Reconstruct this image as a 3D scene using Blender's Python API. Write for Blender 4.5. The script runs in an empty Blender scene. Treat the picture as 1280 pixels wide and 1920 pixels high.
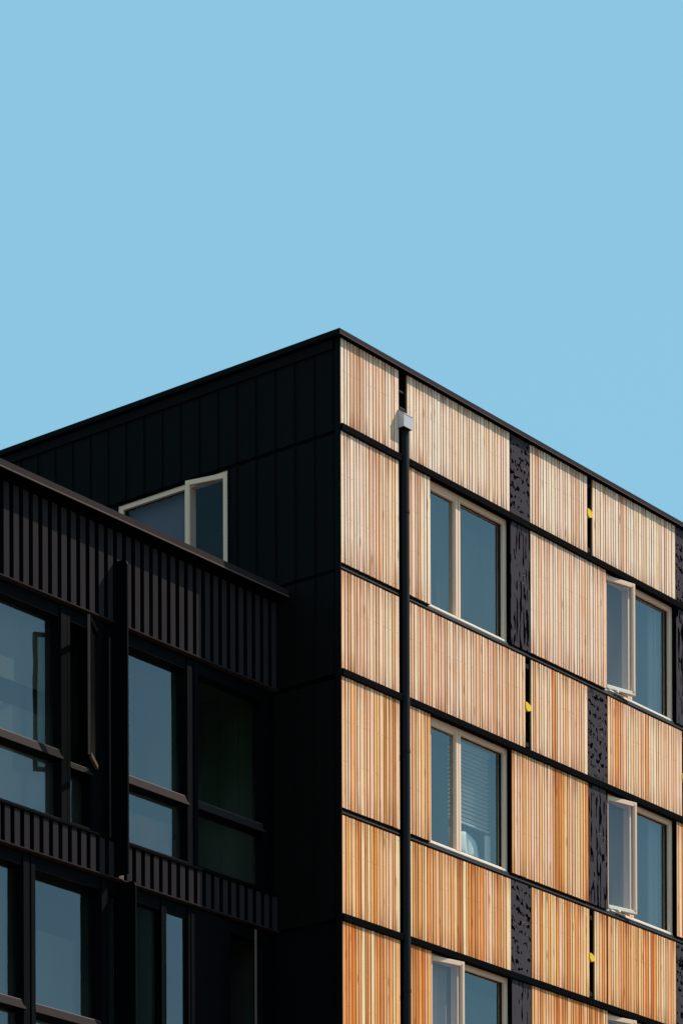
import bpy, bmesh, math, random
from mathutils import Matrix, Vector
random.seed(11)
S = bpy.context.scene
COL = S.collection

# ------------------------------------------------------------------ helpers
def lin(c):
    return tuple(((v/255)/12.92 if v/255 <= .04045 else ((v/255+.055)/1.055)**2.4) for v in c)

class MB:
    """collects boxes / quads into one mesh; every face carries a material slot, a tint and a 0..1 height"""
    def __init__(self):
        self.v, self.f, self.mi, self.col, self.uv, self.sm = [], [], [], [], [], []
    def quad(self, pts, mi=0, col=(1, 1, 1), uv=None, smooth=False):
        n = len(self.v); self.v += [tuple(p) for p in pts]
        self.f.append(tuple(range(n, n+len(pts)))); self.mi.append(mi); self.col.append(col)
        self.uv.append(uv or [(0, 0)]*len(pts)); self.sm.append(smooth)
    def box(self, x0, x1, y0, y1, z0, z1, mi=0, col=(1, 1, 1), su=0.0, back=True, fn=None, open_top=False):
        P = [(x0,y0,z0),(x1,y0,z0),(x1,y1,z0),(x0,y1,z0),(x0,y0,z1),(x1,y0,z1),(x1,y1,z1),(x0,y1,z1)]
        if fn: P = [fn(*p) for p in P]
        F = [(0,1,5,4),(1,2,6,5),(3,0,4,7),(0,3,2,1)]
        if not open_top: F.append((4,5,6,7))
        if back: F.append((2,3,7,6))
        for q in F:
            self.quad([P[i] for i in q], mi, col, [(su, 1.0 if i > 3 else 0.0) for i in q])
    def bbox(self, x0, x1, y0, y1, z0, z1, mi=0, b=.006, fn=None):
        """box with bevelled long edges (all 12) through bmesh"""
        bm = bmesh.new(); bmesh.ops.create_cube(bm, size=1)
        for v in bm.verts:
            v.co = Vector(((x0+x1)/2+v.co.x*(x1-x0), (y0+y1)/2+v.co.y*(y1-y0), (z0+z1)/2+v.co.z*(z1-z0)))
        bmesh.ops.bevel(bm, geom=bm.edges[:], offset=b, segments=2, affect='EDGES', profile=.6)
        for f in bm.faces:
            pts = [v.co for v in f.verts]
            if fn: pts = [fn(*p) for p in pts]
            self.quad(pts, mi)
        bm.free()
    def cyl(self, c0, c1, r0, r1=None, n=20, mi=0, caps=True):
        r1 = r0 if r1 is None else r1
        a, b = Vector(c0), Vector(c1); d = (b-a).normalized()
        t = d.orthogonal().normalized(); s = d.cross(t)
        ring = lambda c, r: [c + (t*math.cos(2*math.pi*k/n)+s*math.sin(2*math.pi*k/n))*r for k in range(n)]
        A, B = ring(a, r0), ring(b, r1)
        for k in range(n):
            self.quad([A[k], A[(k+1) % n], B[(k+1) % n], B[k]], mi, smooth=True)
        if caps:
            self.quad(A[::-1], mi); self.quad(B, mi)
    def build(self, name, mats, parent=None, loc=None, rotz=0, weld=False):
        me = bpy.data.meshes.new(name)
        me.from_pydata(self.v, [], self.f)
        for m in (mats if isinstance(mats, (list, tuple)) else [mats]): me.materials.append(m)
        ca = me.color_attributes.new('tint', 'FLOAT_COLOR', 'CORNER')
        uv = me.uv_layers.new(name='UVMap')
        for p, mi, c, u, sm in zip(me.polygons, self.mi, self.col, self.uv, self.sm):
            p.material_index = mi; p.use_smooth = sm
            for k, li in enumerate(p.loop_indices):
                ca.data[li].color = (*c, 1); uv.data[li].uv = u[k]
        bm = bmesh.new(); bm.from_mesh(me)
        if weld: bmesh.ops.remove_doubles(bm, verts=bm.verts, dist=1e-5)
        bmesh.ops.recalc_face_normals(bm, faces=bm.faces[:]) if weld else None
        bm.to_mesh(me); bm.free()
        o = bpy.data.objects.new(name, me); COL.objects.link(o)
        if loc: o.location = loc
        o.rotation_euler.z = rotz
        if parent: o.parent = parent
        return o

def thing(name, label, cat, loc=(0, 0, 0), group=None):
    o = bpy.data.objects.new(name, None); COL.objects.link(o); o.location = loc
    o['label'] = label; o['category'] = cat
    if group: o['group'] = group
    return o

# ------------------------------------------------------------------ materials
def mat(name):
    m = bpy.data.materials.new(name); m.use_nodes = True
    n = m.node_tree.nodes; return m, n, m.node_tree.links, n['Principled BSDF']

def node(n, t, **kw):
    x = n.new(t)
    for k, v in kw.items():
        if k.startswith('i_'):
            key = k[2:]; x.inputs[int(key) if key.isdigit() else key].default_value = v
        else: setattr(x, k, v)
    return x

def metal_paint(name, rgb, rough=.5, spec=.3, var=.25, bump=.0, scale=3.0):
    m, n, l, b = mat(name)
    tc = node(n, 'ShaderNodeTexCoord')
    mp = node(n, 'ShaderNodeMapping'); mp.inputs['Scale'].default_value = (scale, scale, scale*.35)
    l.new(tc.outputs['Object'], mp.inputs[0])
    no = node(n, 'ShaderNodeTexNoise', i_Scale=1.5, i_Detail=5.0, i_Roughness=.6); l.new(mp.outputs[0], no.inputs['Vector'])
    mx = node(n, 'ShaderNodeMix', data_type='RGBA')
    mx.inputs[6].default_value = (*[c*(1-var) for c in rgb], 1); mx.inputs[7].default_value = (*[c*(1+var) for c in rgb], 1)
    l.new(no.outputs[0], mx.inputs[0]); l.new(mx.outputs[2], b.inputs['Base Color'])
    mr = node(n, 'ShaderNodeMapRange', i_3=rough-.08, i_4=rough+.1); l.new(no.outputs[0], mr.inputs[0]); l.new(mr.outputs[0], b.inputs['Roughness'])
    b.inputs['Specular IOR Level'].default_value = spec
    if bump:
        n2 = node(n, 'ShaderNodeTexNoise', i_Scale=2.2, i_Detail=2.0); l.new(tc.outputs['Object'], n2.inputs['Vector'])
        bp_ = node(n, 'ShaderNodeBump', i_Strength=bump, i_Distance=.05); l.new(n2.outputs[0], bp_.inputs['Height']); l.new(bp_.outputs[0], b.inputs['Normal'])
    return m

def wood_mat():
    m, n, l, b = mat('cedar_battens')
    at = node(n, 'ShaderNodeVertexColor', layer_name='tint')
    tc = node(n, 'ShaderNodeTexCoord'); uv = node(n, 'ShaderNodeUVMap', uv_map='UVMap')
    # long grain, different for each batten through u
    sep = node(n, 'ShaderNodeSeparateXYZ'); l.new(uv.outputs[0], sep.inputs[0])
    sx = node(n, 'ShaderNodeSeparateXYZ'); l.new(tc.outputs['Object'], sx.inputs[0])
    off = node(n, 'ShaderNodeMath', operation='MULTIPLY', i_1=37.0); l.new(sep.outputs[0], off.inputs[0])
    cb = node(n, 'ShaderNodeCombineXYZ'); mz = node(n, 'ShaderNodeMath', operation='MULTIPLY', i_1=1.1); l.new(sx.outputs[2], mz.inputs[0])
    mxx = node(n, 'ShaderNodeMath', operation='MULTIPLY', i_1=34.0); l.new(sx.outputs[0], mxx.inputs[0])
    l.new(mxx.outputs[0], cb.inputs[0]); l.new(off.outputs[0], cb.inputs[1]); l.new(mz.outputs[0], cb.inputs[2])
    g = node(n, 'ShaderNodeTexNoise', i_Scale=1.0, i_Detail=6.0, i_Roughness=.62, i_Distortion=.4); l.new(cb.outputs[0], g.inputs['Vector'])
    gr = node(n, 'ShaderNodeMapRange', i_1=.3, i_2=.72, i_3=.84, i_4=1.15); l.new(g.outputs[0], gr.inputs[0])
    # second slow noise shifts hue toward amber
    cb2 = node(n, 'ShaderNodeCombineXYZ'); m2 = node(n, 'ShaderNodeMath', operation='MULTIPLY', i_1=2.6); l.new(sx.outputs[2], m2.inputs[0])
    l.new(off.outputs[0], cb2.inputs[1]); l.new(m2.outputs[0], cb2.inputs[2])
    g2 = node(n, 'ShaderNodeTexNoise', i_Scale=1.0, i_Detail=3.0); l.new(cb2.outputs[0], g2.inputs['Vector'])
    r2 = node(n, 'ShaderNodeMapRange', i_1=.5, i_2=.8, i_3=0.0, i_4=.55); l.new(g2.outputs[0], r2.inputs[0])
    # weather stains: at foot and head of the panel, streaked
    e = node(n, 'ShaderNodeMath', operation='SUBTRACT', i_1=.5); l.new(sep.outputs[1], e.inputs[0])
    ea = node(n, 'ShaderNodeMath', operation='ABSOLUTE'); l.new(e.outputs[0], ea.inputs[0])
    er = node(n, 'ShaderNodeMapRange', i_1=.26, i_2=.5, i_3=0.0, i_4=.95); l.new(ea.outputs[0], er.inputs[0])
    sn = node(n, 'ShaderNodeTexNoise', i_Scale=7.0, i_Detail=4.0); l.new(cb.outputs[0], sn.inputs['Vector'])
    sn.inputs['Scale'].default_value = .8
    snr = node(n, 'ShaderNodeMapRange', i_1=.44, i_2=.66); l.new(sn.outputs[0], snr.inputs[0])
    st = node(n, 'ShaderNodeMath', operation='MULTIPLY'); l.new(er.outputs[0], st.inputs[0]); l.new(snr.outputs[0], st.inputs[1])
    mul = node(n, 'ShaderNodeMix', data_type='RGBA', blend_type='MULTIPLY', i_0=1.0)
    l.new(at.outputs[0], mul.inputs[6]); l.new(gr.outputs[0], mul.inputs[7])
    am = node(n, 'ShaderNodeMix', data_type='RGBA', blend_type='MULTIPLY'); am.inputs[7].default_value = (.92, .70, .45, 1)
    l.new(r2.outputs[0], am.inputs[0]); l.new(mul.outputs[2], am.inputs[6])
    sm = node(n, 'ShaderNodeMix', data_type='RGBA', blend_type='MULTIPLY'); sm.inputs[7].default_value = (.48, .30, .20, 1)
    l.new(st.outputs[0], sm.inputs[0]); l.new(am.outputs[2], sm.inputs[6])
    kc = node(n, 'ShaderNodeCombineXYZ'); kx = node(n, 'ShaderNodeMath', operation='MULTIPLY', i_1=13.0); kz = node(n, 'ShaderNodeMath', operation='MULTIPLY', i_1=3.2)
    l.new(sx.outputs[0], kx.inputs[0]); l.new(sx.outputs[2], kz.inputs[0]); l.new(kx.outputs[0], kc.inputs[0]); l.new(kz.outputs[0], kc.inputs[2])
    vo = node(n, 'ShaderNodeTexVoronoi', i_Scale=1.0); l.new(kc.outputs[0], vo.inputs['Vector'])
    kd = node(n, 'ShaderNodeMapRange', i_1=.09, i_2=.30, i_3=1.0, i_4=0.0); l.new(vo.outputs['Distance'], kd.inputs[0])
    ks = node(n, 'ShaderNodeSeparateColor'); l.new(vo.outputs['Color'], ks.inputs[0])
    kr = node(n, 'ShaderNodeMath', operation='GREATER_THAN', i_1=.86); l.new(ks.outputs[0], kr.inputs[0])
    kk = node(n, 'ShaderNodeMath', operation='MULTIPLY'); l.new(kd.outputs[0], kk.inputs[0]); l.new(kr.outputs[0], kk.inputs[1])
    k2 = node(n, 'ShaderNodeMath', operation='MULTIPLY', i_1=.8); l.new(kk.outputs[0], k2.inputs[0])
    km = node(n, 'ShaderNodeMix', data_type='RGBA', blend_type='MULTIPLY'); km.inputs[7].default_value = (.55, .38, .26, 1)
    l.new(k2.outputs[0], km.inputs[0]); l.new(sm.outputs[2], km.inputs[6])
    l.new(km.outputs[2], b.inputs['Base Color'])
    b.inputs['Roughness'].default_value = .75; b.inputs['Specular IOR Level'].default_value = .2
    bpn = node(n, 'ShaderNodeBump', i_Strength=.25, i_Distance=.004); l.new(g.outputs[0], bpn.inputs['Height']); l.new(bpn.outputs[0], b.inputs['Normal'])
    return m

def perforated_mat(name, stretched):
    m, n, l, b = mat(name)
    tc = node(n, 'ShaderNodeTexCoord')
    mp = node(n, 'ShaderNodeMapping'); l.new(tc.outputs['Object'], mp.inputs[0])
    mp.inputs['Scale'].default_value = (1, 1, .22) if stretched else (1, 1, .8)
    # small holes
    no = node(n, 'ShaderNodeTexNoise', i_Scale=19.0 if stretched else 19.0, i_Detail=1.2, i_Roughness=.5, i_Distortion=.5)
    l.new(mp.outputs[0], no.inputs['Vector'])
    # drawn along wavy growth lines
    mp2 = node(n, 'ShaderNodeMapping'); l.new(tc.outputs['Object'], mp2.inputs[0])
    mp2.inputs['Scale'].default_value = (1.1, 1, .12) if stretched else (.8, 1, 1.0)
    mp2.inputs['Location'].default_value = (.1, 0, .35)
    wv = node(n, 'ShaderNodeTexWave', wave_type='BANDS' if stretched else 'RINGS', bands_direction='X', rings_direction='SPHERICAL',
              i_Scale=4.0 if stretched else 2.3, i_Distortion=6.0, i_Detail=2.0)
    wv.inputs['Detail Scale'].default_value = 1.2
    l.new(mp2.outputs[0], wv.inputs['Vector'])
    w2 = node(n, 'ShaderNodeMath', operation='MULTIPLY', i_1=.17); l.new(wv.outputs['Fac'], w2.inputs[0])
    big = node(n, 'ShaderNodeTexNoise', i_Scale=3.2, i_Detail=1.0); l.new(mp.outputs[0], big.inputs['Vector'])
    b2 = node(n, 'ShaderNodeMath', operation='MULTIPLY', i_1=.30); l.new(big.outputs[0], b2.inputs[0])
    s1 = node(n, 'ShaderNodeMath', operation='ADD'); l.new(no.outputs[0], s1.inputs[0]); l.new(w2.outputs[0], s1.inputs[1])
    s2 = node(n, 'ShaderNodeMath', operation='ADD'); l.new(s1.outputs[0], s2.inputs[0]); l.new(b2.outputs[0], s2.inputs[1])
    th = node(n, 'ShaderNodeMapRange', i_1=.80 if stretched else .815, i_2=.82 if stretched else .835); l.new(s2.outputs[0], th.inputs[0])
    mx = node(n, 'ShaderNodeMix', data_type='RGBA'); mx.inputs[6].default_value = (*PERF, 1); mx.inputs[7].default_value = (.0016, .0016, .003, 1)
    l.new(th.outputs[0], mx.inputs[0]); l.new(mx.outputs[2], b.inputs['Base Color'])
    b.inputs['Roughness'].default_value = .8; b.inputs['Specular IOR Level'].default_value = 0.0
    bpn = node(n, 'ShaderNodeBump', i_Strength=.6, i_Distance=.01, invert=True); l.new(th.outputs[0], bpn.inputs['Height']); l.new(bpn.outputs[0], b.inputs['Normal'])
    return m

def glass_mat(name, ior, tint=(1, 1, 1), refl=(1, 1, 1), wob=.02, veil=.055):
    m, n, l, b = mat(name); n.remove(b)
    out = n['Material Output']
    fr = node(n, 'ShaderNodeFresnel', i_IOR=ior)
    ge = node(n, 'ShaderNodeNewGeometry')      # a thin pane reflects alike from both sides
    mr = node(n, 'ShaderNodeMapRange', i_3=ior, i_4=1/ior); l.new(ge.outputs['Backfacing'], mr.inputs[0]); l.new(mr.outputs[0], fr.inputs['IOR'])
    tr = node(n, 'ShaderNodeBsdfTransparent'); tr.inputs[0].default_value = (*tint, 1)
    gl = node(n, 'ShaderNodeBsdfGlossy'); gl.inputs['Color'].default_value = (*refl, 1); gl.inputs['Roughness'].default_value = .012
    tc = node(n, 'ShaderNodeTexCoord')
    no = node(n, 'ShaderNodeTexNoise', i_Scale=1.3, i_Detail=1.0); l.new(tc.outputs['Object'], no.inputs['Vector'])
    bpn = node(n, 'ShaderNodeBump', i_Strength=wob, i_Distance=.3); l.new(no.outputs[0], bpn.inputs['Height']); l.new(bpn.outputs[0], gl.inputs['Normal'])
    mx = node(n, 'ShaderNodeMixShader'); l.new(fr.outputs[0], mx.inputs[0]); l.new(tr.outputs[0], mx.inputs[1]); l.new(gl.outputs[0], mx.inputs[2])
    # thin uneven film painted in for varied reflections, heavier low on the pane
    sp = node(n, 'ShaderNodeSeparateXYZ'); l.new(tc.outputs['Object'], sp.inputs[0])
    mp = node(n, 'ShaderNodeMapping'); mp.inputs['Scale'].default_value = (1.3, 1.3, .45); l.new(tc.outputs['Object'], mp.inputs[0])
    n2 = node(n, 'ShaderNodeTexNoise', i_Scale=1.6, i_Detail=3.0); l.new(mp.outputs[0], n2.inputs['Vector'])
    gz = node(n, 'ShaderNodeMapRange', i_1=0.0, i_2=1.5, i_3=veil, i_4=veil*.15); l.new(sp.outputs[2], gz.inputs[0])
    ml = node(n, 'ShaderNodeMath', operation='MULTIPLY'); l.new(gz.outputs[0], ml.inputs[0]); l.new(n2.outputs[0], ml.inputs[1])
    df = node(n, 'ShaderNodeBsdfDiffuse'); df.inputs[0].default_value = (.72, .68, .62, 1)
    m2 = node(n, 'ShaderNodeMixShader'); l.new(ml.outputs[0], m2.inputs[0]); l.new(mx.outputs[0], m2.inputs[1]); l.new(df.outputs[0], m2.inputs[2])
    l.new(m2.outputs[0], out.inputs[0])
    return m

PERF = (.070, .061, .069)
WOOD = wood_mat()
BACK = metal_paint('black_backing', (.004, .004, .005), .8, .02)
CLAD = metal_paint('black_standing_seam_metal', (.0066, .0064, .0058), .6, .02, .15, bump=.05)
CLADGAP = metal_paint('black_seam_gap', (.0015, .0018, .002), .8, .01)
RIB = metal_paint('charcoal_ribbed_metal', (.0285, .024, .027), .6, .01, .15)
RIBSHADE = metal_paint('charcoal_rib_shaded', (.0045, .005, .006), .8, .01)  # shaded copy of the rib metal, shadow put into the colour
BROWN = metal_paint('dark_brown_coping', (.031, .023, .0235), .55, .02, .12)
BROWNEDGE = metal_paint('coping_drip_edge', (.14, .10, .09), .5, .1, .1)
FLASH = metal_paint('black_flashing', (.0022, .0022, .0028), .6, .01, .2)
SILLFLASH = metal_paint('black_sill_flashing', (.0035, .0042, .005), .38, .10, .2)
BFRAME = metal_paint('black_window_frame', (.0026, .0027, .0033), .5, .03, .2)
PIPE = metal_paint('black_pipe_paint', (.006, .006, .0075), .4, .12, .2)
BEIGE = metal_paint('beige_window_paint', (.90, .635, .47), .5, .12, .06)
SILL = metal_paint('cream_sill_paint', (.88, .80, .68), .45, .2, .05)
GALV = metal_paint('pale_grey_metal', (.50, .49, .53), .38, .5, .1)
YELLOW = metal_paint('yellow_plastic', (.90, .56, .012), .45, .2, .05)
GASKET = metal_paint('black_gasket', (.006, .007, .008), .7, .1)
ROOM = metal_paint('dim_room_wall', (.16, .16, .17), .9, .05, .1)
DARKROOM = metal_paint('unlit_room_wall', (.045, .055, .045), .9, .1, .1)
CURTAIN = metal_paint('grey_curtain_cloth', (.34, .33, .35), .9, .1, .1)
REFLSHEET = metal_paint('mauve_reflection_sheet', (.15, .115, .125), .9, .05, .08)  # for the sheet that imitates a reflection in the side pane
SHEER = metal_paint('added_sheer_cloth', (.035, .035, .03), .9, .05, .25)
BLIND = metal_paint('pale_blind_slat', (.62, .66, .68), .6, .2, .06)
CLOTH = metal_paint('white_cotton', (.85, .87, .82), .9, .1, .08)
PERF_SWIRL = perforated_mat('perforated_swirl_metal', False)
PERF_GRAIN = perforated_mat('perforated_grain_metal', True)
ORANGE = metal_paint('orange_screw', (.45, .22, .06), .5, .3)
GLASS = glass_mat('window_glass', 2.45, (.80, .86, .84), (.90, .98, 1))
GLASSD = glass_mat('wing_window_glass', 2.25, (.6, .68, .62), (.92, .93, .98), .03, .07)
GLASSL = glass_mat('side_window_glass', 1.38, (.80, .84, .86), (.8, .9, 1), .02, .01)
GLASSO = glass_mat('open_sash_glass', 2.1, (.8, .82, .84), (.95, .9, .95), .03, .30)  # stronger veil, painted in for the turned sash's greyer reflection
GLASSG = glass_mat('dark_green_glass', 1.13, (.7, .8, .7), (.9, 1, .9), .02, .0)
BEIGEWARM = metal_paint('beige_paint_warm_light', (.96, .60, .40), .5, .10, .04)  # same beige paint with warm light put into the colour
TABLE = metal_paint('dark_table_paint', (.02, .025, .03), .6, .1)
BAND = metal_paint('pale_wing_blind', (.17, .15, .14), .9, .05, .15)
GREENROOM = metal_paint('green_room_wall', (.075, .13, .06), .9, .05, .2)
ROOF = metal_paint('roof_membrane', (.12, .12, .12), .9, .1)

# ------------------------------------------------------------------ timber colours (target display tints divided by the light they get)
K = (.735, .785, .785)
PALE = [((240,220,194),5), ((231,206,180),6), ((243,228,204),3), ((222,194,166),5), ((232,202,178),3), ((208,172,142),2.6), ((190,146,114),1.2), ((206,140,84),.25)]
TAN  = [((237,208,172),4), ((225,187,150),6), ((211,167,130),4.6), ((241,219,188),2.2), ((196,146,106),2.2), ((216,160,108),1.2), ((226,184,154),3.4), ((206,124,56),.3)]
AMBER= [((230,186,130),2.6), ((218,164,106),4.6), ((206,148,88),4.6), ((240,212,166),2.2), ((186,120,62),3.0), ((212,138,66),2.2), ((218,166,122),3), ((198,110,40),.7)]
def rib_tint(z):
    w = [max(0, 1-abs(z-18.9)/2.6), max(0, 1-abs(z-15.6)/2.9), max(0, min(1, (15.9-z)/3.0))]
    pal = random.choices([PALE, TAN, AMBER], w)[0]
    c = random.choices([p[0] for p in pal], [p[1] for p in pal])[0]
    mean = [sum(p[0][i]*p[1] for p in pal)/sum(p[1] for p in pal) for i in range(3)]
    k_ = 0.0 if pal is AMBER else .14
    c = tuple(v*(1-k_)+m_*k_ for v, m_ in zip(c, mean))
    j = random.uniform(-7, 7)
    a = [l_/k for l_, k in zip(lin([max(0, min(255, v+j+random.uniform(-3, 3))) for v in c]), K)]
    return tuple(v*min(1, .94/max(a)) for v in a)

# ================================================================== MAIN BLOCK
XE, YE = 13.0, 14.0            # extent of the block
ROOFZ = 19.84
block = thing('apartment_block', 'tall block with sunlit timber slat front and black metal side', 'building')

def timber_panel(x0, x1, z0, z1, seam=None):
    m = MB()
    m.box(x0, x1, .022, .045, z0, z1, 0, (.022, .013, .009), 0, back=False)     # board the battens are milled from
    x = x0; k = random.choice((0, 1, 2)) if x0 > .1 else 0
    pat = (.0785, .0525, .059)
    gap = .0118
    while x < x1-.02:
        w = pat[k % 3]*random.uniform(.94, 1.06); k += 1
        if x1-(x+w) < .035: w = x1-x+gap
        xa, xb = x+random.uniform(0, .0015), min(x+w-gap, x1)
        c = rib_tint((z0+z1)/2)
        su = random.random(); y = random.uniform(-.0015, .0015)
        b = .0022
        za_, zb_ = z0+random.uniform(0, .004), z1-random.uniform(0, .004)
        dk = tuple(v*f for v, f in zip(c, (.50, .37, .27)))  # batten sides tinted dark, groove shadow put into the colour
        q = lambda pts, cc, hs: m.quad(pts, 0, cc, [(su, h) for h in hs])
        e_ = .0025
        q([(xa+e_, y, za_), (xb-e_, y, za_), (xb-e_, y, zb_), (xa+e_, y, zb_)], c, (0, 0, 1, 1))
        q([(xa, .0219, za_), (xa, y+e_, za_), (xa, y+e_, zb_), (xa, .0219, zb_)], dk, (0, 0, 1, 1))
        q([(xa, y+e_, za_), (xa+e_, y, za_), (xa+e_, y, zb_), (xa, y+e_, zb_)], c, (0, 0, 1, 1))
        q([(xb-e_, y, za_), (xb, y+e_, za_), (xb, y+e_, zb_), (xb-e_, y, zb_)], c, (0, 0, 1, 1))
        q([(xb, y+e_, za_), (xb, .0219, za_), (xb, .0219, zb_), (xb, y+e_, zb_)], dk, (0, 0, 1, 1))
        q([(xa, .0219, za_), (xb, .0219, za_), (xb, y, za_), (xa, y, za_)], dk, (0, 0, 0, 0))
        q([(xa, y, zb_), (xb, y, zb_), (xb, .0219, zb_), (xa, .0219, zb_)], c, (1, 1, 1, 1))
        # nail heads
        for fz in ((.035, .36, .67, .965) if z1-z0 > 1.3 else (.045, .62, .955)):
            if random.random() < .6:
                zc = z0+(z1-z0)*fz+random.uniform(-.004, .004); xc = (xa+xb)/2+random.uniform(-.006, .006); r = .0034
                m.quad([(xc-r, y-.002, zc-r), (xc+r, y-.002, zc-r), (xc+r, y-.002, zc+r), (xc-r, y-.002, zc+r)], 0, (.22, .12, .065), [(su, .5)]*4)
        x += w
        if seam and x < seam <= x+.05: x = seam+.012
    return m.build('timber_panel', WOOD, block)

def strip_panel(x0, x1, z0, z1, grain):
    m = MB(); m.box(x0, x1, .008, .04, z0, z1)
    for _ in range(3 if grain else 5):
        xc, zc = random.uniform(x0+.06, x1-.06), z0+(z1-z0)*random.uniform(.45, .66); r = .006
        m.quad([(xc-r, .005, zc-r), (xc+r, .005, zc-r), (xc+r, .005, zc+r), (xc-r, .005, zc+r)], 1)
    return m.build('perforated_panel', [PERF_GRAIN if grain else PERF_SWIRL, ORANGE], block)

def slot_cap(x0, x1, z0, z1):
    """the yellow cap and dark brackets in the narrow slot between two timber panels"""
    m = MB()
    zc, xc = z0+.55, (x0+x1)/2
    xl, xr = x0+.002, x1-.012
    # slanted beak-like cap: a chamfered prism poking out of the slot
    pr = [(xl, zc+.060), (xl+.022, zc+.064), (xl+.052, zc+.056), (xr-.006, zc+.034), (xr, zc+.004), (xr-.004, zc-.030), (xl+.060, zc-.050), (xl+.034, zc-.048), (xl+.012, zc-.030), (xl, zc-.006)]
    yf, yb = -.010, .055
    F = [(p[0], yf, p[1]) for p in pr]; B = [(p[0], yb, p[1]) for p in pr]
    m.quad(F)
    for i in range(10):
        j = (i+1) % 10; m.quad([F[i], B[i], B[j], F[j]])
    m.build('yellow_cap', YELLOW, block, weld=True)
    for zz in (z1-.10, z0+.07):
        b = MB(); b.box(x0+.012, x1-.012, .022, .055, zz-.03, zz+.03); b.build('slot_bracket', GASKET, block)

# rows: spandrel rows and window rows, three storeys
def spandrel(kind, z0, z1):
    L = dict(
        a=([(0,1.17),(1.344,3.551),(4.023,5.357),(5.485,7.547),(8.02,9.90),(10.01,12.4)], [(3.58,4.018),(7.565,8.01),(12.42,12.9)], [(5.357,5.485),(9.9,10.01)], None),
        b=([(0,1.165),(1.368,3.893),(4.030,5.345),(5.836,7.707),(7.81,9.66),(10.14,12.9)], [(5.36,5.826),(9.68,10.12)], [(3.893,4.030),(7.707,7.81)], None),
        c=([(0,1.16),(1.36,3.548),(4.023,5.373),(5.500,7.534),(8.02,9.9),(10.01,12.4)], [(3.572,4.016),(7.56,8.01),(12.42,12.9)], [(5.373,5.500),(9.9,10.01)], 5.815))[kind]
    for a in L[0]: timber_panel(*a, z0, z1, L[3] if L[3] and a[0] < L[3] < a[1] else None)
    for a in L[1]: strip_panel(*a, z0, z1, False)
    for a in L[2]: slot_cap(*a, z0, z1)

OPENINGS = []      # (x0, x1, z0, z1) holes in the backing wall of the street front
def winrow(kind, z0, z1):
    L = dict(
        a=([(0,1.169),(1.376,1.813),(4.026,5.804),(8.03,9.80)], [(3.582,4.022),(7.581,8.02)], [(1.815,3.58,'c','sheer'),(5.806,7.577,'o','strip'),(9.81,11.57,'c','')]),
        b=([(0,1.167),(1.367,1.808),(3.582,5.354),(7.567,9.34)], [(5.373,5.827),(9.36,9.80)], [(1.81,3.578,'c','blind'),(5.829,7.562,'o','strip'),(9.82,11.57,'c','')]),
        c=([(0,1.16),(1.358,1.81),(4.028,5.806),(8.03,9.80)], [(3.578,4.025),(7.581,8.02)], [(1.812,3.575,'o','curtain'),(5.808,7.577,'o',''),(9.81,11.57,'c','')]))[kind]
    for a in L[0]: timber_panel(*a, z0, z1)
    for a in L[1]: strip_panel(*a, z0, z1, True)
    for x0, x1, st, ex in L[2]:
        OPENINGS.append((x0, x1, z0-.001, z1+.03))
        beige_window((x0, 0, z0), 0, x1-x0, z1-z0+.03, st, ex, False)

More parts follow.
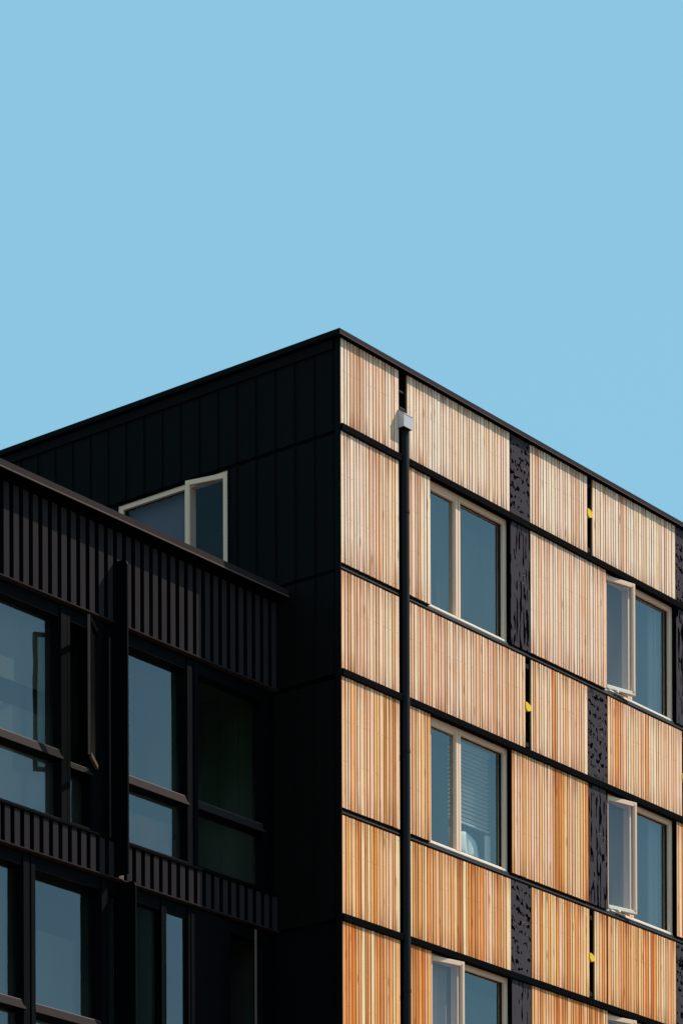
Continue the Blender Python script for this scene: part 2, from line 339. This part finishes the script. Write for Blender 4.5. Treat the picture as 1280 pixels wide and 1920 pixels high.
def beige_window(loc, rotz, W, H, state, extra, mirror, glass=None, recess=.075, room=None):
    """local x to the right as seen from outside, y inward, z up from the sill"""
    glass = glass or GLASS
    fx = (lambda x, y, z: (W-x, y, z)) if mirror else (lambda x, y, z: (x, y, z))
    r = recess; gy = r+.052
    m = MB()
    J, HD, SL = .075, .085, .055
    ML, MR = .645, .745
    for (x0, x1, z0, z1) in ((0, J, 0, H), (W-J, W, 0, H)):
        m.bbox(x0, x1, r, r+.10, z0, z1, 0, .004, fx)
    m.bbox(J, W-J, r, r+.10, H-HD, H-.001, 0, .004, fx)
    m.bbox(J, W-J, r+.004, r+.10, .002, SL, 0, .004, fx)
    m.bbox(ML, MR, r-.004, r+.10, SL, H-HD, 0, .005, fx)
    m.box((ML+MR)/2-.003, (ML+MR)/2+.003, r-.0055, r-.004, SL, H-HD, 1, fn=fx)         # joint of frame and sash
    # black gaskets around the fixed light
    m.box(W-J-.045, W-J, gy-.012, gy-.004, SL, H-HD, 1, fn=fx)
    m.box(MR, W-J-.045, gy-.012, gy-.004, H-HD-.014, H-HD, 1, fn=fx)
    m.box(MR, MR+.012, gy-.012, gy-.004, SL, H-HD-.014, 1, fn=fx)
    fr = m.build('window', [BEIGEWARM if mirror else BEIGE, GASKET], block, loc, rotz, weld=False)
    s = MB()
    s.bbox(.02, W-.03, r-.022, r+.006, .004, .036, 0, .005, fx); s.build('sill', SILL, fr)
    o_ = (lambda q: q[::-1]) if mirror else (lambda q: q)      # keep every pane facing out
    p = MB(); p.quad(o_([fx(MR, gy, SL), fx(W-J, gy, SL), fx(W-J, gy, H-HD), fx(MR, gy, H-HD)])); p.build('pane', glass, fr)
    if state == 'c':
        q = MB(); q.quad(o_([fx(J, gy, SL), fx(ML, gy, SL), fx(ML, gy, H-HD), fx(J, gy, H-HD)])); q.build('pane', glass, fr)
        g = MB()
        for a in ((J, J+.05, SL, H-HD), (ML-.014, ML, SL, H-HD), (J+.05, ML-.014, H-HD-.03, H-HD)):
            g.box(a[0], a[1], r+.012, r+.045, a[2], a[3], 0, fn=fx)
        g.build('sash', BEIGE, fr)
    else:
        th = math.radians(13); w = .60; hx, hy = .028, r-.012
        def sw(x, y, z):        # sash space: x from hinge, y inward, rotated so the free edge swings out
            c, s_ = math.cos(th), math.sin(th)
            return fx(hx+x*c+y*s_, hy-x*s_+y*c, z)
        g = MB(); zb, zt, t, d = .045, H-.055, .062, .055
        g.bbox(0, t, 0, d, zb, zt, 0, .005, sw); g.bbox(w-t, w, 0, d, zb, zt, 0, .005, sw)
        g.bbox(t, w-t, 0, d, zt-t, zt, 0, .005, sw); g.bbox(t, w-t, -.004, d, zb, zb+.05, 1, .005, sw)
        g.bbox(w-t+.018, w-.012, -.008, 0, zb+.05, zt-.03, 0, .003, sw)
        g.build('sash', [BEIGEWARM if mirror else BEIGE, BEIGEWARM if mirror else SILL], fr)
        p = MB(); p.quad(o_([sw(t, .03, zb+.05), sw(w-t, .03, zb+.05), sw(w-t, .03, zt-t), sw(t, .03, zt-t)])); p.build('pane', glass if mirror else GLASSO, fr)
        a = MB(); a.bbox(.12, .46, r-.05, r-.03, .012, .03, 0, .003, fx); a.bbox(.26, .30, r-.085, r-.03, .02, .045, 0, .003, fx)
        a.build('window_stay', SILL, fr)
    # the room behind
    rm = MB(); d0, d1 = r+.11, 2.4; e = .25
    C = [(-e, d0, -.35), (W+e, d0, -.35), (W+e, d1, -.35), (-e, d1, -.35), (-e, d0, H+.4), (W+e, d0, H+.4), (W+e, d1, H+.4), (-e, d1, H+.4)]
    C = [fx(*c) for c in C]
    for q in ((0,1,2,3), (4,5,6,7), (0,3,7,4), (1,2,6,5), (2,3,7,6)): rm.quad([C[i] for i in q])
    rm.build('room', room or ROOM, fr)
    if extra == 'backsheet':  # flat sheet added to imitate the neutral reflection in the fixed pane
        sh_ = MB(); sh_.quad([fx(MR, r+.16, 0), fx(W-J, r+.16, 0), fx(W-J, r+.16, H-.02), fx(MR, r+.16, H-.02)]); sh_.build('reflection_sheet', REFLSHEET, fr)
    if extra == 'sheer':  # cloth added so the pane turns greyer toward its foot
        sh_ = MB(); n = 40
        for i in range(n):
            f = lambda k: (J+(W-2*J)*k/n, r+.42+.02*math.sin(k*1.7)+.012*math.sin(k*.6))
            (x0, y0), (x1, y1) = f(i), f(i+1)
            sh_.quad([fx(x0, y0, -.1), fx(x1, y1, -.1), fx(x1, y1, H+.1), fx(x0, y0, H+.1)], smooth=True)
        sh_.build('curtain', SHEER, fr)
    if extra in ('curtain', 'strip'):
        cu = MB(); n = 26
        xa, xb = ((J, .66) if extra == 'curtain' else (W-.30, W-.05))  # the wide cloth is added for the open sash's greyer reflection
        for i in range(n):
            f = lambda k: (xa+(xb-xa)*k/n, r+.20+.025*math.sin(k*1.9)+.01*math.sin(k*.7))
            (x0, y0), (x1, y1) = f(i), f(i+1)
            cu.quad([fx(x0, y0, .0), fx(x1, y1, .0), fx(x1, y1, H-.02), fx(x0, y0, H-.02)], smooth=True)
        if extra == 'strip':     # pale post added to stand in for the frame's reflection in the sash
            po = MB(); po.bbox(.32, .385, r+.30, r+.34, 0, H*.64, 0, .004, fx); po.build('upright', BLIND, fr)
        cu.build('curtain', CURTAIN, fr)
    # black metal reveal lining the opening
    if r > .03:
        for a in ((.0, .003), (W-.003, W)):
            rv = MB(); rv.box(a[0], a[1], .004, r+.01, 0, H, fn=fx); rv.build('reveal', FLASH, fr)
    return fr

for i, (kind) in enumerate('abcb'):
    b = 18.755-3*i
    spandrel(kind, b, 19.795 if i == 0 else b+1.202)
    if i < 3:
        winrow(kind, b-1.705, b-.095)
    h = MB()     # head flashing: a folded strip a little proud of the timber below it
    h.bbox(0, XE, -.027, .058, b-.093, b-.004, 0, .006); h.build('head_flashing', FLASH, block)
    if i:
        f = MB()    # sill flashing with a rounded lower half
        z0, z1 = b+1.206, b+1.293; n = 8
        prof = [(.03, z1), (.022, z1-.03)]+[(.022-.020*math.sin(math.pi*k/n), z1-.035-(z1-.035-z0)*k/n) for k in range(n+1)]
        for (ya, za), (yb, zb) in zip(prof, prof[1:]):
            f.quad([(0, yb, zb), (XE, yb, zb), (XE, ya, za), (0, ya, za)], smooth=True)
        f.quad([(0, .022, z0), (0, .058, z0), (XE, .058, z0), (XE, .022, z0)])
        f.build('sill_flashing', SILLFLASH, block)

# backing wall of the street front with its window openings, and the other walls
def wall_with_holes(m, x0, x1, z0, z1, y, holes, depth, fn=lambda x, y, z: (x, y, z), mi=0):
    xs = sorted({x0, x1, *[h[0] for h in holes], *[h[1] for h in holes]}); zs = sorted({z0, z1, *[h[2] for h in holes], *[h[3] for h in holes]})
    for xa, xb in zip(xs, xs[1:]):
        for za, zb in zip(zs, zs[1:]):
            xc, zc = (xa+xb)/2, (za+zb)/2
            if any(h[0] < xc < h[1] and h[2] < zc < h[3] for h in holes): continue
            m.quad([fn(xa, y, za), fn(xb, y, za), fn(xb, y, zb), fn(xa, y, zb)], mi)
    for a, b, c, d in holes:
        for q in (((a,c),(a,d)), ((b,d),(b,c)), ((b,c),(a,c)), ((a,d),(b,d))):
            (p, s), (t, u) = q
            m.quad([fn(p, y, s), fn(p, y+depth, s), fn(t, y+depth, u), fn(t, y, u)], mi)

LW = dict(y0=1.79, y1=3.668, z0=16.99, z1=18.668)     # opening in the side wall
w = MB()
wall_with_holes(w, 0.0, XE, 0, ROOFZ-.02, .058, OPENINGS, .13)
side = lambda s, d, z: (d, -s, z)              # s runs toward the street, d inward
wall_with_holes(w, -YE, -.058, 0, ROOFZ-.02, .03, [(-LW['y1'], -LW['y0'], LW['z0'], LW['z1'])], .13, side)
w.quad([(XE,.058,0),(XE,YE,0),(XE,YE,ROOFZ-.02),(XE,.058,ROOFZ-.02)]); w.quad([(.03,YE,0),(XE,YE,0),(XE,YE,ROOFZ-.02),(.03,YE,ROOFZ-.02)])
w.build('wall', BACK, block)
rf = MB(); rf.quad([(0,.0,ROOFZ-.03),(XE,0,ROOFZ-.03),(XE,YE,ROOFZ-.03),(0,YE,ROOFZ-.03)]); rf.build('roof', ROOF, block)
# plain lower cladding out of sight below the framing
lo = MB(); lo.box(0, XE, -.01, .05, .4, 9.55); lo.build('base_cladding', RIB, block)

# corner trim
c = MB(); c.bbox(-.022, -.001, -.004, .075, 0, 19.80, 0, .003); c.build('corner_trim', CLAD, block)

# coping: face toward the street, return along the side
cp = MB()
prof = [(.10, 19.892), (-.04, 19.882), (-.044, 19.822), (-.062, 19.814), (-.060, 19.804), (.024, 19.808), (.024, 19.792), (.055, 19.792)]
ox = lambda y: (y-.028) if y < .05 else y      # a bigger lip on the side wall
ends = [(lambda y, z: (XE+.1, y, z)), (lambda y, z: (ox(y), y, z)), (lambda y, z: (ox(y), YE, z))]
for (ya, za), (yb, zb) in zip(prof, prof[1:]):
    for e in range(2):
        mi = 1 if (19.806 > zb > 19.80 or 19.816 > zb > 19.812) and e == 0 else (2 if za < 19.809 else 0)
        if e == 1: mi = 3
        cp.quad([ends[e](ya, za), ends[e+1](ya, za), ends[e+1](yb, zb), ends[e](yb, zb)], mi)
cp.build('roof_coping', [BROWN, BROWNEDGE, FLASH, CLAD], block)
fa = MB(); fa.bbox(-.040, .0, 0.09, YE, 19.675, 19.785, 0, .004); fa.build('fascia', CLAD, block)

# black seamed cladding of the side wall: two visible courses and the one running down beside the wing
def seam_panel(ya, yb, z0, z1):
    m = MB(); m.bbox(-.012, .028, ya+.009, yb-.009, z0, z1, 0, .004)
    m.box(-.030, -.0125, yb-.012, yb-.004, z0, z1, 0)
    return m.build('metal_cladding', CLAD, block)
ys = [.10]+[.41+.311*k for k in range(0, 32)]
for z0, z1 in ((18.685, 19.685), (16.985, 18.64), (15.70, 16.945), (12.70, 15.64)):
    for ya, yb in zip(ys, ys[1:]):
        if z1 < 17 and ya > 1.05: break
        if z0 == 16.985:
            if ya >= LW['y0']-.02 and yb <= LW['y1']+.02: continue
            if ya < LW['y0'] < yb: yb = LW['y0']-.004+.009
            if ya < LW['y1'] < yb: ya = LW['y1']+.004-.009
            if yb-ya < .04: continue
        seam_panel(ya, yb, z0, z1)
    e = MB(); e.bbox(-.010, .028, .078, .10, z0, z1, 0, .003); e.build('metal_cladding', CLAD, block)
jt = MB()
for z in (18.66, 16.965, 15.67): jt.bbox(-.006, .03, .078, YE if z > 18 else 1.3, z-.016, z+.016, 0, .003)
jt.build('joint_trim', CLADGAP, block)

side_window = beige_window((0, LW['y1'], LW['z0']), -math.pi/2, LW['y1']-LW['y0'], LW['z1']-LW['z0'], 'o', 'backsheet', True, GLASSL, recess=.012)

# drainpipe in its slot, with the rainwater hopper at its head
PX = 1.276
dp = MB(); dp.cyl((PX, -.004, 8.2), (PX, -.004, 19.075), .062, n=40)
dp.build('drainpipe', PIPE, block)
for z in (18.05, 15.05, 12.05):
    k = MB(); k.cyl((PX, -.004, z-.02), (PX, -.004, z+.02), .066, n=40); k.build('pipe_bracket', PIPE, block)
hp = MB()
x0, x1, yf, yb = 1.146, 1.322, -.10, .0
zf, zk, zb = 19.228, 19.292, 19.068
T = .006
fl, fr_, bl, br = (x0, yf), (x1, yf), (x0+.006, yb), (x1-.006, yb)
hp.quad([(*fl, zb), (*fr_, zb), (*fr_, zf), (*fl, zf)])
hp.quad([(*bl, zb), (*fl, zb), (*fl, zf), (*bl, zk)])
hp.quad([(*fr_, zb), (*br, zb), (*br, zk), (*fr_, zf)])
hp.quad([(*br, zb), (*bl, zb), (*bl, zk), (*br, zk)])
hp.quad([(*fl, zb), (*bl, zb), (*br, zb), (*fr_, zb)], 1)
hp.quad([(fl[0]+T, yf+T, zf-.03), (fr_[0]-T, yf+T, zf-.03), (br[0]-T, yb-T, zf-.03), (bl[0]+T, yb-T, zf-.03)], 1)
hp.box(x0-.003, x1+.003, yf-.004, yf+.004, zf-.006, zf+.006)
for xa in (x0-.003, x1-.005):       # sloping rolled rims
    hp.quad([(xa, yf, zf+.005), (xa+.009, yf, zf+.005), (xa+.009, yb, zk+.005), (xa, yb, zk+.005)])
    hp.quad([(xa, yf, zf-.003), (xa, yf, zf+.005), (xa, yb, zk+.005), (xa, yb, zk-.003)])
hp.build('rainwater_hopper', [GALV, GASKET], block)
sc_ = MB(); sc_.bbox(1.20, 1.335, .015, .057, 19.30, 19.36, 0, .005); sc_.bbox(1.20, 1.335, .03, .057, 19.55, 19.575, 0, .004)
sc_.build('scupper', PIPE, block)

# ================================================================== LOWER WING
WY = 1.0                    # rib face
WX0 = -12.0
wing = thing('building_wing', 'lower wing clad in charcoal ribbed metal with black framed windows', 'building')
def ribs(x0, x1, z0, z1, skip=()):
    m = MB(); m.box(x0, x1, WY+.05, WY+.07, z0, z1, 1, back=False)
    x = x1-.03
    while x > x0:
        a, b = max(x0, x-.104), x
        s, t = .008, .05           # slightly tapered box rib
        P = [(a, WY+t), (a+s, WY), (b-s, WY), (b, WY+t)]
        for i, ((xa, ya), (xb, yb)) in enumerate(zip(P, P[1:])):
            m.quad([(xa, ya, z0), (xb, yb, z0), (xb, yb, z1), (xa, ya, z1)], 0 if i == 1 else 1)  # rib sides use the dark copy as painted shadow
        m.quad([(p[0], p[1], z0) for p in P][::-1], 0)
        x -= .1578
    return m.build('ribbed_cladding', [RIB, RIBSHADE], wing)
ribs(WX0, -.002, 15.70, 16.80)
ribs(WX0, -.002, 12.70, 13.115)
ribs(WX0, -.002, 9.70, 10.115)
# coping
cp = MB(); yo = WY-.175
prof = [(WY+.30, 16.93), (yo, 16.897), (yo-.004, 16.822), (yo-.014, 16.812), (yo-.010, 16.802), (WY-.03, 16.806), (WY-.03, 16.765), (WY+.06, 16.765)]
for k, ((ya, za), (yb, zb)) in enumerate(zip(prof, prof[1:])):
    mi = 1 if k in (2, 3) else (2 if k > 3 else 0)
    cp.quad([(WX0, ya, za), (-.002, ya, za), (-.002, yb, zb), (WX0, yb, zb)], mi)
cp.build('roof_coping', [BROWN, BROWNEDGE, FLASH], wing)
rf = MB(); rf.quad([(WX0, WY+.2, 16.90), (-.004, WY+.2, 16.90), (-.004, YE, 16.90), (WX0, YE, 16.90)]); rf.build('roof', ROOF, wing)
for z in (15.70, 12.70, 9.70):      # drip strip under the ribs
    t = MB(); t.bbox(WX0, -.002, WY-.012, WY+.075, z-.018, z-.002, 0, .003); t.build('drip_strip', BROWN, wing)
for z in (13.115, 10.115):
    t = MB(); t.bbox(WX0, -.002, WY-.02, WY+.10, z+.002, z+.03, 0, .004); t.build('sill_strip', FLASH, wing)

WOPEN = []
def dark_window(x0, x1, z0, z1, transom=None, deep=.13, fw=.09, room=None, glass=None, casement=False, head=.14, bands=(), fwr=None, sash=.60):
    fwr = fwr or fw
    W, H = x1-x0, z1-z0
    y0 = .05
    m = MB()
    m.bbox(0, fw, y0, y0+deep+.05, 0, H, 0, .004); m.bbox(W-fwr, W, y0, y0+deep+.05, 0, H, 0, .004)
    m.bbox(fw, W-fwr, y0+.02, y0+deep+.05, H-head, H, 0, .004); m.bbox(fw, W-fwr, y0, y0+deep+.05, 0, .045, 0, .004)
    lights = [(.045, H-head)]
    if transom:
        t0, t1 = transom[0]-z0, transom[1]-z0
        lights = [(.045, t0), (t1, H-head)]
        # sloping transom rail, brown face toward the light, paler nosing
        yf = y0-.01
        m.quad([(fw, yf, t0+.02), (W-fwr+.03, yf, t0+.02), (W-fwr+.03, yf+.03, t1-.008), (fw, yf+.03, t1-.008)], 1)
        m.quad([(fw, yf+.03, t1-.008), (W-fwr+.03, yf+.03, t1-.008), (W-fwr+.03, yf+.036, t1), (fw, yf+.036, t1)], 2)
        m.quad([(fw, yf+.036, t1), (W-fwr+.03, yf+.036, t1), (W-fwr+.03, y0+deep+.04, t1+.004), (fw, y0+deep+.04, t1+.004)], 0)
        m.quad([(fw, y0+deep+.04, t0), (W-fwr+.03, y0+deep+.04, t0), (W-fwr+.03, yf, t0+.02), (fw, yf, t0+.02)], 0)
        m.quad([(W-fwr+.03, yf, t0+.02), (W-fwr+.03, y0+deep, t0), (W-fwr+.03, y0+deep, t1), (W-fwr+.03, yf+.036, t1)], 0)
    fr = m.build('window', [BFRAME, BROWN, BROWNEDGE], wing, (x0, WY, z0))
    for i, (a, b) in enumerate(lights):
        if casement and i == len(lights)-1: continue
        p = MB(); p.quad([(fw, y0+deep, a), (W-fwr, y0+deep, a), (W-fwr, y0+deep, b), (fw, y0+deep, b)]); p.build('pane', glass or GLASSD, fr)
    if casement:
        a, b = lights[-1]; th = math.radians(33); w = sash; hx, hy = W-.06, y0-.0
        def sw(x, y, z):
            c, s_ = math.cos(th), math.sin(th)
            return (hx-x*c-y*s_, hy-x*s_+y*c, z)
        g = MB(); t, d = .05, .036
        g.bbox(0, t, 0, d, a, b, 0, .004, sw); g.bbox(w-t, w, 0, d, a, b, 0, .004, sw)
        g.bbox(w-.004, w+.004, .004, d-.004, a+.004, b-.004, 1, .002, sw)
        g.bbox(t, w-t, 0, d, b-t, b, 0, .004, sw); g.bbox(t, w-t, 0, d, a, a+t, 1, .004, sw)
        g.build('sash', [BFRAME, BEIGEDIM], fr)
        p = MB(); p.quad([sw(t, .03, a+t), sw(w-t, .03, a+t), sw(w-t, .03, b-t), sw(t, .03, b-t)][::-1]); p.build('pane', GLASSD, fr)
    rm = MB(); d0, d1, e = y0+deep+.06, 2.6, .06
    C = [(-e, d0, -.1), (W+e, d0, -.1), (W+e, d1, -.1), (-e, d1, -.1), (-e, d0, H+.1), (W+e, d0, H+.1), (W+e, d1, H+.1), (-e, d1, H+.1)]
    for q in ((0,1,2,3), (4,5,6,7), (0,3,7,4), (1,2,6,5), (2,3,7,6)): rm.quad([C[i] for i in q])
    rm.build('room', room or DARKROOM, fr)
    for ba, bb, by in bands:
        q = MB(); q.quad([(.02, by, ba-z0), (W-.02, by, ba-z0), (W-.02, by, bb-z0), (.02, by, bb-z0)]); q.build('roller_blind', BAND, fr)
    WOPEN.append((x0, x1, z0, z1))
    return fr
BEIGEDIM = metal_paint('dull_beige_edge', (.11, .075, .055), .5, .1, .1)
Z0, Z1 = 13.15, 15.66
TR = (13.865, 13.995)
dark_window(-5.60, -3.775, Z0, Z1, TR, fw=.10, bands=((14.72, 15.6, .36), (13.1, 14.44, .37)))       # broad fixed light
dark_window(-3.770, -3.17, Z0, Z1, (13.80, 13.90), deep=.16, fw=.05, casement=True, fwr=.20)        # open casement beside it
dark_window(-2.98, -1.565, Z0, Z1, TR, fw=.10, bands=((13.0, 15.65, .98),))
dark_window(-1.535, -.14, Z0, Z1, TR, fw=.07, room=GREENROOM, fwr=.10)
dark_window(-8.4, -5.65, Z0, Z1, TR)
dark_window(-6.1, -4.41, Z0-3, Z1-3, (10.865, 10.995), fw=.10, bands=((9.9, 12.6, .4),))
dark_window(-4.385, -3.11, Z0-3, Z1-3, (10.865, 10.995), deep=.17, fw=.07, fwr=.09, bands=((9.9, 12.0, .5),))
dark_window(-3.10, -2.86, Z0-3, Z1-3, deep=.06, fw=.012, glass=GLASSL)                # narrow side light
dark_window(-2.80, -2.095, Z0-3, Z1-3, deep=.08, fw=.05, room=DARKROOM, glass=GLASSG)
dark_window(-2.090, -1.62, Z0-3, Z1-3, deep=.05, fw=.03, fwr=.04)
dark_window(-.935, -.20, Z0-3, Z1-3, deep=.10, fw=.06, casement=True)
for xa, xb in ((-1.615, -1.30), (-1.295, -.94)):  # black panels added to stand in for a dark interior
    sp = MB(); sp.bbox(xa, xb, WY+.04, WY+.10, Z0-3, Z1-3, 0, .004); sp.build('dark_bay_panel', BFRAME, wing)
w = MB()
wall_with_holes(w, WX0, -.002, 0, 16.79, WY+.072, WOPEN, .12)
w.quad([(WX0, WY+.072, 0), (WX0, YE, 0), (WX0, YE, 16.88), (WX0, WY+.072, 16.79)])
w.build('wall', BFRAME, wing)
lo = MB(); lo.box(WX0, -.002, WY+.0, WY+.06, .3, 9.60); lo.build('base_cladding', RIB, wing)

# black fins that divide the window bays
def fin(x, z0, z1, dep=.205, t=.022):
    m = MB(); n = 8; R = .07
    prof = [(WY+.05, z0), (WY+.05, z1)]+[(WY-dep+R-R*math.sin(math.pi/2*k/n), z1-R+R*math.cos(math.pi/2*k/n)) for k in range(n+1)]+[(WY-dep, z0)]
    A = [(x-t/2, y, z) for y, z in prof]; B = [(x+t/2, y, z) for y, z in prof]
    m.quad(A[::-1]); m.quad(B)
    for i in range(len(A)):
        j = (i+1) % len(A); m.quad([A[i], A[j], B[j], B[i]])
    return m.build('fin', BFRAME, wing, weld=True)
fin(-3.012, 12.71, 16.385); fin(-2.885, 9.7, 12.66)
kb = MB(); kb.bbox(-2.985, -2.90, WY-.03, WY+.0, 12.69, 12.76, 0, .006); kb.build('fin_bracket', BROWNEDGE, wing)

# ================================================================== things in the rooms
def window_blind():
    # hangs in the fixed light of the left window of the middle storey
    b = thing('window_blind', 'pale venetian blind hanging in the wood front window above cushions', 'window blind', (2.60, .30, 14.60))
    x0, x1 = 0.0, .88
    h = MB(); h.bbox(x0, x1, -.02, .02, .985, 1.03, 0, .004); h.build('headrail', BLIND, b)
    m = MB(); k = 0; z = .97
    while z > 0.02:
        a = math.radians(30); hw = .0215
        for i in range(3):
            u0, u1 = -1+2*i/3, -1+2*(i+1)/3
            f = lambda u: (hw*u*math.cos(a), z-hw*u*math.sin(a)+.003*(1-u*u))
            (ya, za), (yb, zb) = f(u0), f(u1)
            m.quad([(x0, ya, za), (x1, ya, za), (x1, yb, zb), (x0, yb, zb)], smooth=True)
        z -= .054
    m.build('slats', BLIND, b)
    r = MB(); r.bbox(x0, x1, -.014, .014, -.01, .012, 0, .004); r.build('bottom_rail', BLIND, b)
    return b
window_blind()

def cushion(name, label, loc, sx, sy, sz, rot):
    me = bpy.data.meshes.new(name); bm = bmesh.new()
    bmesh.ops.create_cube(bm, size=2); bmesh.ops.subdivide_edges(bm, edges=bm.edges[:], cuts=7, use_grid_fill=True)
    for v in bm.verts:
        x, y, z = v.co
        r = 1-.72*max(abs(x), abs(z))**3.0
        pinch = 1-.09*(1-abs(x))*abs(z)**4 - 0
        pinchx = 1-.09*(1-abs(z))*abs(x)**4
        v.co = Vector((x*pinchx*sx, y*sy*(.25+.75*max(.05, (1-x**4)*(1-z**4))), z*pinch*sz + sz))
    for f in bm.faces: f.smooth = True
    bm.to_mesh(me); bm.free(); me.materials.append(CLOTH)
    o = bpy.data.objects.new(name, me); COL.objects.link(o); o.location = loc; o.rotation_euler = rot
    o['label'] = label; o['category'] = 'cushion'; o['group'] = 'cushions behind the window'
    return o
cushion('cushion', 'pale cushion standing upright against the mullion below the venetian blind', (2.86, .33, 14.165), .15, .06, .175, (math.radians(-6), 0, math.radians(-8)))
cushion('cushion', 'larger rounded cushion leaning in the middle of the blind window', (3.19, .36, 14.165), .175, .075, .19, (math.radians(-12), math.radians(7), math.radians(14)))
bx = MB(); bx.bbox(3.42, 3.52, .30, .33, 14.165, 14.56, 0, .006)
bo = bx.build('document_box', CLOTH); bo['label'] = 'slim white box standing beside the cushions in the blind window'; bo['category'] = 'box'
sh = MB(); sh.bbox(2.56, 3.56, .22, .62, 14.12, 14.165, 0, .005)
tb = sh.build('window_shelf', ROOM); tb['label'] = 'shelf inside the blind window carrying two cushions'; tb['category'] = 'shelf'
pt = thing('pedestal_table', 'round pedestal table seen through the lower pane of the wing window', 'table', (-1.66, 1.58, 13.08))
m = MB(); m.cyl((0, 0, .44), (0, 0, .50), .27, .31, 32); m.build('table_top', TABLE, pt)
m = MB(); m.cyl((0, 0, .02), (0, 0, .44), .025, n=16); m.build('stem', TABLE, pt)
m = MB(); m.cyl((0, 0, 0), (0, 0, .02), .18, .16, 24); m.build('foot', TABLE, pt)

# ================================================================== ground
g = MB(); g.quad([(-900, -900, 0), (900, -900, 0), (900, 900, 0), (-900, 900, 0)])
GROUND = metal_paint('pale_paving', (.19, .15, .105), .9, .05, .12, scale=.2)
go = g.build('ground', GROUND); go['kind'] = 'structure'

# ================================================================== light
sun_dir = Vector((-1.478, 1.0, -1.91)).normalized()
sl = bpy.data.lights.new('sun', 'SUN'); sl.energy = 5.0; sl.angle = math.radians(.53); sl.color = (1, .87, .75)
so = bpy.data.objects.new('sun', sl); COL.objects.link(so); so.rotation_euler = sun_dir.to_track_quat('-Z', 'Y').to_euler()
W = bpy.data.worlds.new('World'); S.world = W; W.use_nodes = True
n, l = W.node_tree.nodes, W.node_tree.links
bg = n['Background']; bg.inputs['Strength'].default_value = .1
sky = n.new('ShaderNodeTexSky'); sky.sky_type = 'NISHITA'; sky.sun_disc = False
el = math.asin(-sun_dir.z); sky.sun_elevation = el
sky.sun_rotation = math.atan2(-sun_dir.x, -sun_dir.y)
sky.air_density = 1.0; sky.dust_density = .3; sky.ozone_density = 1.5
# an even summer blue laid over the physical sky
mix = n.new('ShaderNodeMix'); mix.data_type = 'RGBA'; mix.inputs[0].default_value = .9
mix.inputs[7].default_value = (2.75, 6.0, 8.0, 1)
l.new(sky.outputs[0], mix.inputs[6]); l.new(mix.outputs[2], bg.inputs['Color'])

# ================================================================== camera (upright, shifted lens)
cam = bpy.data.cameras.new('camera'); co = bpy.data.objects.new('camera', cam); COL.objects.link(co); S.camera = co
cam.sensor_width = 36; cam.sensor_fit = 'AUTO'
cam.lens = 6208.4/1920*36; cam.shift_y = (3421.22-960)/1920; cam.shift_x = 0
cam.clip_start = .5; cam.clip_end = 3000
yaw, roll = -0.901516405, -0.0035480
Ry = Matrix.Rotation(yaw, 3, 'Z')
cr, sr = math.cos(roll), math.sin(roll)
R = lambda v: Ry @ Vector((v[0]*cr-v[2]*sr, v[1], v[0]*sr+v[2]*cr))
right, up, fwd = R((1,0,0)), R((0,0,1)), R((0,1,0))
M = Matrix(((right.x, up.x, -fwd.x, -31.80697), (right.y, up.y, -fwd.y, -25.09588), (right.z, up.z, -fwd.z, 1.6), (0,0,0,1)))
co.matrix_world = M

S.render.engine = 'CYCLES'
S.cycles.max_bounces = 8; S.cycles.transparent_max_bounces = 12
S.cycles.use_denoising = True
S.view_settings.view_transform = 'Standard'; S.view_settings.look = 'None'; S.view_settings.exposure = 0
